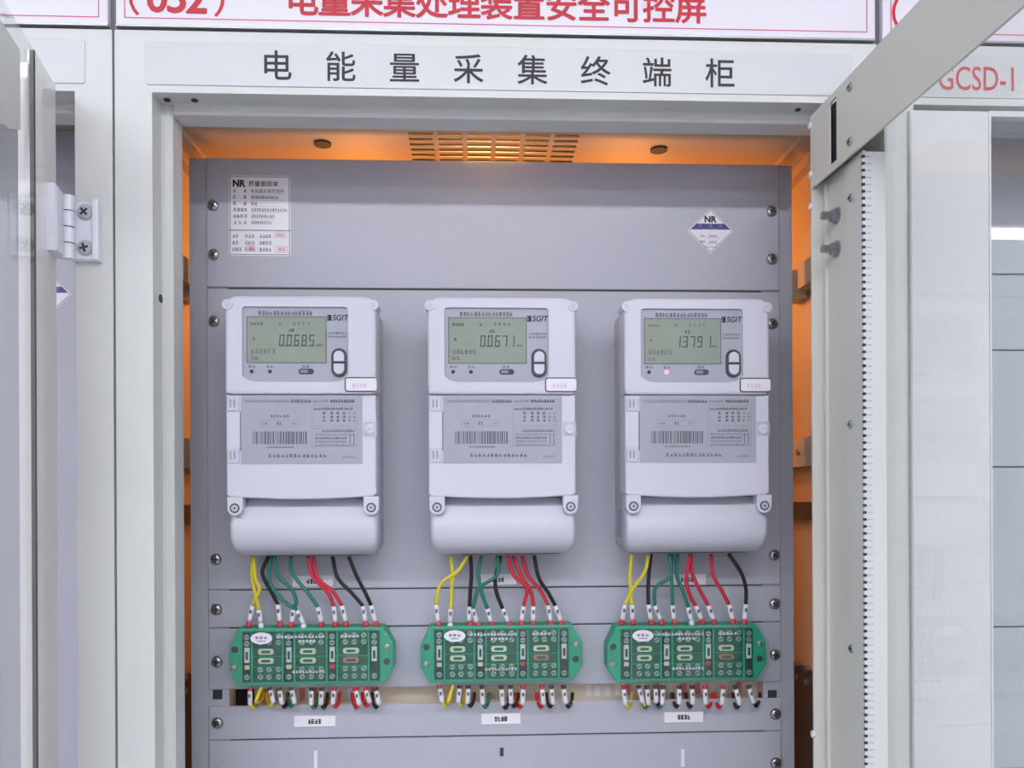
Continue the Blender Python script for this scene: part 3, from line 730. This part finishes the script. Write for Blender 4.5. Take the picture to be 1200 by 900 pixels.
# ------------------------------------------------------------------ green terminal blocks (drawn at the left block's place)
BY = .112
def bx(u): return ax(260 + u / 5.714, BY, 770)
def bz(v): return az(725 + v / 5.714, BY, 364)
def block_proto():
    c = Vector((bx(595), PY, bz(455)))
    r = thing('terminal_block', c, '', 'terminal block', 'green test terminal blocks')
    def octa(g): return [(bx(110) , bz(448 + g)), (bx(1085), bz(440 + g)), (bx(1148 + g), bz(335)), (bx(1148 + g), bz(175)), (bx(1080), bz(62 - g)), (bx(105), bz(62 - g)), (bx(42 - g), bz(195)), (bx(42 - g), bz(340))]
    base = MB().prism(octa(0), BY + .002, PY, .0015, 2).build('base', M_GREEN, r)
    MB().box(bx(135), bx(1055), BY + .0006, BY + .004, bz(422), bz(85)).build('terminal_bed', M_GREENDARK, r)
    for u in (205, 410, 490, 705, 775, 985): MB().box(bx(u - 5), bx(u + 5), BY - .003, BY + .001, bz(420), bz(87)).build('divider', M_GREEN, r)
    for v in (250, 320): MB().box(bx(210), bx(980), BY - .001, BY + .001, bz(v + 2), bz(v - 2)).build('ridge', M_GREEN, r)
    for i, u in enumerate((171, 451, 741, 1022)):
        MB().box(bx(u - 29), bx(u + 29), BY - .0005, BY + .001, bz(418), bz(90)).build('link_channel', M_SLOT, r)
        lk = MB().bbox(bx(u - 18), bx(u + 18), BY - .0025, BY, bz(290), bz(188), b=.0008).build('slide_link', M_LINK, r)
        MB().box(bx(u - 8), bx(u + 8), BY - .0028, BY - .0024, bz(268), bz(215)).build('link_slot', M_SLOT, lk)
        if i in (0, 1, 2): MB().bbox(bx(u - 17), bx(u + 17), BY - .002, BY, bz(334), bz(305), b=.0006).build('link_tab', (M_WC, M_WC, M_BOOT)[i], r)
    tm = None
    for us in ((260, 318, 382), (540, 600, 665), (828, 888, 952)):
        for u in us:
            for v in (112, 156, 335, 385):
                if tm is None:
                    q = MB().cyl((0, 0), .0032, -.0030, 0, 10, mi=0); q.box(-.0024, .0024, -.0033, -.0029, -.0005, .0005, 1); tmo = q.build('terminal_screw', [M_TSCREW, M_SLOT]); tm = tmo.data; bpy.data.objects.remove(tmo)
                o = bpy.data.objects.new('terminal_screw', tm); COL.objects.link(o); o.parent = r; o.location = Vector((bx(u), BY + .0008, bz(v))) - c; o.rotation_euler.y = random.uniform(-1, 1)
        for v, m in ((217, 0), (278, 1)):
            a, b = bx(us[0] - 16), bx(us[1] + 32)
            lk = MB().prism(rrect(a, b, bz(v + 20), bz(v - 20), .003), BY - .0022, BY, .0006, 2).build('cross_link', M_BRASSRED if (us[0] == 828 and m) else M_BRASS, r)
            MB().prism(rrect(a + .004, b - .004, bz(v + 9), bz(v - 9), .001), BY - .0026, BY - .0020).build('link_slot', M_GREENDARK, lk)
    for u in (171, 451, 741, 1022):
        for v in (118, 160, 385):
            o = bpy.data.objects.new('terminal_screw', tm); COL.objects.link(o); o.parent = r; o.location = Vector((bx(u), BY, bz(v))) - c; o.rotation_euler.y = random.uniform(-1, 1)
    for u, v, hole in ((83, 203, 1), (78, 318, 0), (1105, 193, 0), (1103, 297, 1)):
        MB().cyl((bx(u), bz(v)), .0038, BY + .0012 if hole else BY - .001, BY + .003, 14, dome=0 if hole else .001).build('hole' if hole else 'fixing_screw', M_SCREWDARK if hole else M_SCREW, r)
    MB().prism(octa(6), BY - .0085, BY - .0065, .0006, 2).build('clear_cover', M_TCOVER, r)
    for u in (60, 1130): MB().box(bx(u - 10), bx(u + 10), BY - .0066, BY + .0021, bz(300), bz(220)).build('cover_foot', M_TCOVER, r)
    mb = MB(); yk = BY - .0087
    for a, e, v in ((380, 700, 112), (520, 640, 142), (480, 700, 345), (800, 930, 112)): glyphs(mb, bx(a), bx(e), bz(v), .0028, yk, int((e - a) / 22), .7, .2)
    tag(mb.build('cover_print', M_PAPER, r), kind='stuff')
    el = [(bx(278) + .0125 * math.cos(t * math.pi / 12), bz(120) + .0068 * math.sin(t * math.pi / 12)) for t in range(24)]
    s = MB().prism(el, BY - .0089, BY - .0085).build('oval_sticker', M_PAPER, r)
    mb = MB(); glyphs(mb, bx(278) - .0075, bx(278) + .0075, bz(115), .003, BY - .009, 3, .7, .22); glyphs(mb, bx(278) - .005, bx(278) + .005, bz(137), .0016, BY - .009, 6, .7, .3); mb.build('sticker_print', M_BLUE, s)
    return r
bp = block_proto()
BL = [bp, copy_tree(bp), copy_tree(bp)]
for k, px in enumerate((364.5, 588, 805.5)):
    BL[k].location.x += ax(px, BY, 770) - ax(364.5, BY, 770)
    if k: BL[k].location.z += az((0, 766.5, 766)[k], BY, px) - az(769.5, BY, 364.5)
    BL[k]['label'] = 'green terminal block under a clear cover, below the %s meter' % side3[k]

# ------------------------------------------------------------------ wires
ORD = ('first', 'second', 'third', 'fourth', 'fifth', 'sixth', 'seventh', 'eighth', 'ninth', 'tenth', 'eleventh')
CN = {'Y': ('yellow', M_WY), 'G': ('green', M_WG), 'R': ('red', M_WR), 'K': ('black', M_WK)}
def wire_down(k, i, col, pts, m0, m1, boot, y0=640, xo=240):
    boots = (k, i) not in ((0, 1), (0, 4), (1, 1), (2, 5))
    def q(p, Y): return at(xo + p[0] / 4.09, y0 + p[1] / 4.09, Y)
    n = len(pts); path = []
    dep = .100 + .004 * (i % 3)
    for j, p in enumerate(pts): path.append(q(p, dep + (.1165 - dep) * (j / n)))
    a, b, e = q(m0, .1165), q(m1, .1165), q(boot, .118)
    path[0].z = min(path[0].z, mz(650.6))
    pp = smooth(path + [a], 7)
    w = MB().tube(pp, .0023, 8).build('meter_wire', CN[col][1])
    tag(w, '%s wire, %s from the left, between the %s meter and its terminal block' % (CN[col][0], ORD[i], side3[k]), 'wire', 'wires under the %s meter' % side3[k])
    mb = MB(); bb = b.lerp(e, .45); mb.tube([a, a.lerp(b, .5), b, bb], .0029, 8)
    mid = a.lerp(b, .45)
    mb.box(mid.x - .0014, mid.x + .0014, mid.y - .0032, mid.y - .0024, mid.z - .0022, mid.z + .0022, 1)
    mb.build('marker_sleeve', [M_SLEEVE, M_GREYPRINT], w)
    e2 = Vector((e.x, e.y, e.z - .004))
    MB().tube([bb, bb.lerp(e, .6), e, e2], .0026, 8, rads=[.0022, .0028, .0036, .0036]).build('ferrule_boot', [M_BOOT if boots else M_SLEEVE], w)
W1 = [('Y', [(234, 48), (241, 150), (262, 205), (236, 262)], (228, 285), (216, 345), (212, 372)),
 ('Y', [(228, 48), (226, 140), (240, 220), (255, 285)], (258, 305), (267, 355), (270, 376)),
 ('K', [(305, 50), (276, 130), (322, 225)], (351, 280), (358, 345), (362, 368)),
 ('G', [(335, 50), (352, 140), (415, 205), (438, 265)], (425, 305), (419, 350), (415, 371)),
 ('G', [(318, 50), (308, 160), (362, 250)], (442, 308), (468, 360), (474, 378)),
 ('G', [(412, 50), (420, 130), (495, 225)], (541, 292), (556, 350), (560, 370)),
 ('R', [(495, 50), (515, 140), (590, 225)], (618, 288), (624, 350), (626, 370)),
 ('R', [(520, 50), (540, 150), (612, 215)], (657, 285), (672, 345), (677, 370)),
 ('K', [(612, 50), (636, 150), (705, 225)], (758, 287), (768, 345), (773, 370)),
 ('K', [(690, 50), (726, 140), (770, 225)], (797, 284), (814, 345), (821, 370))]
W2 = [('Y', [(278, 46), (228, 122), (150, 180)], (126, 280), (134, 345), (140, 370)),
 ('Y', [(197, 46), (206, 140), (202, 210)], (197, 300), (195, 350), (195, 378)),
 ('K', [(292, 46), (296, 130), (292, 200)], (287, 290), (285, 345), (290, 370)),
 ('G', [(420, 46), (418, 140), (335, 200)], (302, 300), (318, 350), (331, 374)),
 ('G', [(345, 46), (330, 130), (345, 220)], (373, 300), (386, 348), (393, 371)),
 ('K', [(436, 46), (412, 150), (416, 220)], (446, 300), (466, 348), (480, 370)),
 ('R', [(470, 46), (500, 140), (562, 200)], (547, 288), (538, 345), (536, 367)),
 ('R', [(495, 46), (540, 150), (580, 215)], (594, 288), (592, 345), (592, 368)),
 ('R', [(540, 46), (568, 140), (625, 210)], (664, 283), (673, 345), (678, 367)),
 ('K', [(597, 46), (618, 150), (665, 225)], (698, 285), (720, 345), (728, 365))]
W3 = [('Y', [(245, 38), (228, 120), (170, 205)], (132, 280), (122, 340), (118, 360)),
 ('Y', [(165, 38), (156, 140), (160, 215)], (167, 282), (168, 340), (172, 362)),
 ('K', [(257, 38), (248, 130), (244, 200)], (245, 280), (254, 340), (258, 362)),
 ('G', [(345, 38), (352, 140), (280, 200)], (275, 285), (298, 340), (308, 362)),
 ('G', [(362, 38), (354, 130), (357, 200)], (361, 282), (366, 340), (370, 362)),
 ('G', [(385, 38), (382, 140), (412, 220)], (436, 292), (446, 340), (452, 362)),
 ('R', [(448, 38), (426, 160), (445, 240)], (472, 285), (495, 340), (502, 358)),
 ('R', [(448, 38), (456, 130), (495, 220)], (532, 284), (552, 340), (560, 360)),
 ('R', [(545, 38), (556, 140), (600, 220)], (631, 280), (645, 338), (652, 359)),
 ('K', [(630, 38), (690, 130), (712, 205)], (712, 278), (706, 338), (705, 359))]
for k, (WL, xo) in enumerate(((W1, 240), (W2, 480), (W3, 700))):
    for i, (c, pts, a, b, e) in enumerate(WL): wire_down(k, i, c, pts, a, b, e, xo=xo)
B1 = [(293, 293, 'Y'), (306, 300, 'Y'), (316, 320, 'Y'), (327, 330, 'K'), (341, 345, 'G'), (365, 364.5, 'G'), (377, 376, 'K'), (392, 390, 'R'), (416, 421, 'R'), (428, 433, 'R'), (440, 444, 'K')]
B2 = [(515, 518, 'Y'), (531, 525, 'Y'), (539, 537, 'Y'), (549, 548, 'K'), (565, 565.5, 'G'), (587.5, 589, 'K'), (598, 599, 'K'), (613, 612.5, 'R'), (635, 637, 'R'), (646, 648, 'K'), (660, 663, 'K')]
B3 = [(730.5, 733, 'Y'), (748, 753, 'Y'), (758, 760, 'G'), (768, 769, 'K'), (777, 776, 'G'), (796, 796, 'K'), (811, 812, 'K'), (826, 827, 'R'), (848, 846, 'R'), (861, 867, 'K'), (877, 883, 'K')]
for k, Bl in enumerate((B1, B2, B3)):
    for i, (xa, xb, c) in enumerate(Bl):
        bare = (i == 1 and k < 2)
        yt = 805.5 if k == 0 else 803; ye = 823 + random.uniform(-2, 2) if not bare else 822
        p0 = at(xa, yt, .122); p1 = at((xa + xb) / 2, (yt + ye) / 2, .120); p2 = at(xb, ye, .121)
        sgn = 1 if random.random() < .6 else -1
        p3 = at(xb + 3.5 * sgn, ye + 5.5, .127); p4 = at(xb + 7 * sgn, ye - 2, .145); p5 = at(xb + 8 * sgn, 812, .152)
        w = MB().tube(smooth([p2, p3, p4, p5] if not bare else [p0, p1, p2, p4, p5], 6), .0022, 8).build('loop_wire', CN[c][1])
        tag(w, '%s wire, %s from the left, looping out under the %s terminal block' % (CN[c][0], ORD[i], side3[k]), 'wire', 'wires under the %s terminal block' % side3[k])
        if not bare:
            pm = p0.lerp(p1, .45)
            mb = MB(); mb.tube([pm, p1, p2, p2 + Vector((0, .001, -.001))], .0029, 8)
            mid = p1; mb.box(mid.x - .0013, mid.x + .0013, mid.y - .0032, mid.y - .0022, mid.z - .002, mid.z + .002, 1); mb.build('marker_sleeve', [M_SLEEVE, M_GREYPRINT], w)
            MB().tube([p0, p0.lerp(pm, .7), pm], .003, 8, rads=[.0032, .0030, .0022]).build('ferrule_boot', M_BOOT if i == 0 or c == 'R' else M_DARKBROWN, w)

# ------------------------------------------------------------------ right door of the middle cabinet, swung open
DA = math.radians(1.6)
H0 = at(965, 400, -.004)
def TD(u, v, z): return (H0.x + u * math.sin(DA) + v * math.cos(DA), H0.y - u * math.cos(DA) + v * math.sin(DA), z)
# local: u from the hinge towards the viewer, v outward from the inner face
ZT, ZB = EZ + .4035, .13
ZR = ZT - .077
def dbox(name, m, u0, u1, v0, v1, z0, z1, parent): return MB().box(u0, u1, v0, v1, z0, z1).build(name, m, parent, TD)
DW = .70
door = MB()
door.box(0, .084, 0, .003, ZB, ZR + .005)                       # stile floor
door.box(0, .084, .022, .025, ZB, ZT)
door.box(-.003, .0, -.012, .025, ZB, ZT)                        # hinge flange
door.box(.009, .012, -.003, 0, ZB, ZR)                          # channel fold
door.box(DW - .084, DW, 0, .003, ZB, ZT)
door = door.build('open_door', M_DOOR, CAB, TD)
rail = MB(); v0, v1 = -.012, -.0095
def door_uz(px, py, v):
    """where a line of sight meets the door's inner plane: distance along the door and height"""
    d = at(px, py, 0) - CAM; o = Vector(TD(0, v, 0)); n = Vector((math.cos(DA), math.sin(DA), 0))
    t = ((o.x - CAM.x) * n.x + (o.y - CAM.y) * n.y) / (d.x * n.x + d.y * n.y); p = CAM + d * t
    return ((p.x - o.x) * math.sin(DA) - (p.y - o.y) * math.cos(DA), p.z)
(sa, zb), (sb, za) = door_uz(971, 122, -.012), door_uz(980.5, 187, -.012)
rail.box(0, sa, v0, v1, ZR, ZT); rail.box(sb, DW, v0, v1, ZR, ZT); rail.box(sa, sb, v0, v1, ZR, za); rail.box(sa, sb, v0, v1, zb, ZT)
rail.box(sb + .004, DW, v1, .022, ZT - .003, ZT)
rail.build('top_rail', M_DOOR, door, TD)
dbox('slot_shade', M_RUBBER, 0, sb + .012, -.006, -.004, za - .004, zb + .002, door)
dbox('bottom_rail', M_DOOR, 0, DW, -.012, -.0095, ZB, ZB + .077, door)
dbox('stile_cover', M_DOOR, .058, .084, -.004, 0, ZB, ZR, door)
dbox('seal_strip', M_FRAME, .084, .0930, -.0045, .0178, ZB, ZR, door)
pane = MB().box(.084, DW - .084, .018, .022, ZB + .02, ZT - .002).build('glass_pane', M_GLASS, door, TD)
tee = MB(); z = ZB + .08
while z < ZR - .004:
    tee.box(.0915, .0934, -.0050, -.0022, z, z + .0026, 0); tee.box(.0928, .0934, -.0012, .004, z + .0007, z + .0019, 1); z += .0066
tag(tee.build('seal_teeth', [M_SCREWDARK, M_CASE], door, TD), kind='stuff')
def dscrew(u, z, v=-.012, r=.0042):
    mb = MB(); mb.cyl((0, 0), r, -.002, 0, 12, dome=.0012); mb.box(-r * .6, r * .6, -.0023, -.0018, -r * .15, r * .15, 1)
    vs = [(u + a, v + b, z + c) for a, b, c in mb.v]; mb.v = vs
    mb.build('door_screw', [M_SCREW, M_SCREWDARK], door, TD)
for px, py in ((996, 102), (996, 166)): u, z = door_uz(px, py, -.012); dscrew(u, z)
for px, py in ((997, 232), (997, 497), (998, 760)): u, z = door_uz(px, py, -.004); dscrew(u, z, -.004)
for py in (253, 292):
    u, z = door_uz(981, py, 0); u = max(u, .014)
    mb = MB(); mb.cyl((u, z), .0085, -.002, 0, 16); mb.cyl((u, z), .0065, -.007, -.002, 6); mb.cyl((u, z), .0042, -.016, -.007, 12)
    mb.build('door_bolt', M_SCREW, door, TD)
for py in (866, 233, 135, 195):
    u, z = door_uz(962, py, -.012); mb = MB(); mb.cyl((-.0015, z), .004, -.0145, -.012, 10, dome=.001); mb.build('flange_pin', M_CHROME, door, TD)

# ------------------------------------------------------------------ left cabinet: open door, hinge, plates
LA = math.radians(11.5)
HL = at(66, 300, -.012)
def TL(u, v, z): return (HL.x + u * math.sin(LA) - v * math.cos(LA), HL.y - u * math.cos(LA) - v * math.sin(LA), z)
ZLT = at(66, 100, -.012).z
lw = .066
ld = MB(); ld.box(0, lw, 0, .006, .13, ZLT); ld.box(0, .04, .006, .022, .13, ZLT); ld.box(.02, .70, .022, .024, .13, .2); ld = ld.build('open_door', M_GLOSSWHITE, CABL, TL)
MB().box(lw, .70, 0, .004, .13, ZLT).build('glass_pane', M_GLASS, ld, TL)
MB().box(lw - .0002, lw + .0008, -.0006, .004, .13, ZLT).build('glass_edge', M_DARKBROWN, ld, TL)
MB().box(lw, .70, .012, .022, ZLT - .075, ZLT - .001).build('top_rail', M_DOOR, ld, TL)
# butt hinge
hx0, hx1, hz0, hz1 = ax(84, -.004, 270), ax(117, -.004, 270), at(100, 306, -.004).z, at(100, 236, -.004).z
lf = MB(); lf.bbox(hx0, hx1, -.0075, 0, hz0, hz1, b=.0015); lf.bbox(hx1 - .0055, hx1 + .0006, -.0105, 0, hz0 - .0004, hz1 + .0004, b=.001)
lf = lf.build('hinge_leaf', M_CHROME, CABL)
for py in (249, 291): screw(lf, ax(100, -.0075, py), -.0075, at(100, py, -.0075).z, .0072, 'countersunk_screw', [M_CASE, M_SCREWDARK])
kx = ax(80, -.012, 270); seg = (hz1 - hz0 + .004) / 4
for i in range(4):
    MB().cyl((kx, -.0115), .0062, hz0 - .001 + i * seg + .0006, hz0 - .001 + (i + 1) * seg - .0006, 16, axis='z').build('hinge_knuckle', M_CHROME, lf)
    if i % 2 == 0: MB().box(kx, hx0 + .001, -.012, -.001, hz0 - .001 + i * seg + .0006, hz0 - .001 + (i + 1) * seg - .0006).build('knuckle_arm', M_CHROME, lf)
    else: MB().box(kx - .009, kx, -.016, -.007, hz0 - .001 + i * seg + .0006, hz0 - .001 + (i + 1) * seg - .0006).build('knuckle_arm', M_CHROME, lf)
MB().bbox(0.000, .030, -.0085, 0, hz0, hz1 + .005, b=.002).build('hinge_leaf', M_CHROME, ld, TL)
# plates inside the left cabinet
for y0, y1 in ((152, 1000), (1002, 1250)):
    MB().bbox(-.8 + XL, -.8 + XR + .030, PY, PY + .0025, az(y1, PY, 75), az(y0, PY, 75), b=.0009).build('mounting_plate', M_PLATE, CABL)
MB().box(-.8 - .395, -.8 + .395, PY + .003, PY + .03, az(160, PY, 75) , az(125, PY, 75)).build('inner_crossbar', M_BEIGE, CABL)

# ------------------------------------------------------------------ right cabinet: closed glass door
rx0, rx1 = ax(1065, 0, 500), .8 + OP
sx = ax(1160, -.004, 500); zt = at(1100, 131, -.002).z
rd = MB(); rd.bbox(rx0, sx, -.006, .018, .13, zt, b=.0015); rd.box(rx1 - .084, rx1, -.006, .018, .13, zt); rd.box(sx, rx1 - .084, -.006, .018, zt - .006, zt); rd.box(sx, rx1 - .084, -.006, .018, .13, .2)
rd = rd.build('closed_door', M_WHITE, CABR)
MB().box(ax(1061, .01), rx0, .004, .02, .13, zt).build('door_gap', M_DARKGAP, CABR)
MB().box(.4 + .001, rx0 - .0025, -.002, .0, .13, ZO + .004).build('frame_trim', M_FRAME, CABR)
MB().box(sx, rx1 - .084, .004, .008, .2, zt - .006).build('glass_pane', M_GLASS, rd)
MB().box(sx - .001, sx + .0012, -.0065, .004, .13, zt).build('pane_edge', M_SIGN, rd)
tee = MB(); z = .25
while z < zt - .01:
    tee.box(sx + .001, sx + .0105, .0085, .0095, z, z + .0030, 0); z += .0066
tag(tee.build('seal_teeth', [M_SHEET], rd), kind='stuff')
for y0, y1 in ((150, 320.5), (322, 409.5), (411, 546.5), (548, 734), (735.5, 900), (901, 1250)):
    MB().bbox(.8 - .3517, .8 + .3517, PY, PY + .0025, az(y1, PY, 1180), az(y0, PY, 1180), b=.0009).build('mounting_plate', M_PLATEREFLECT, CABR)
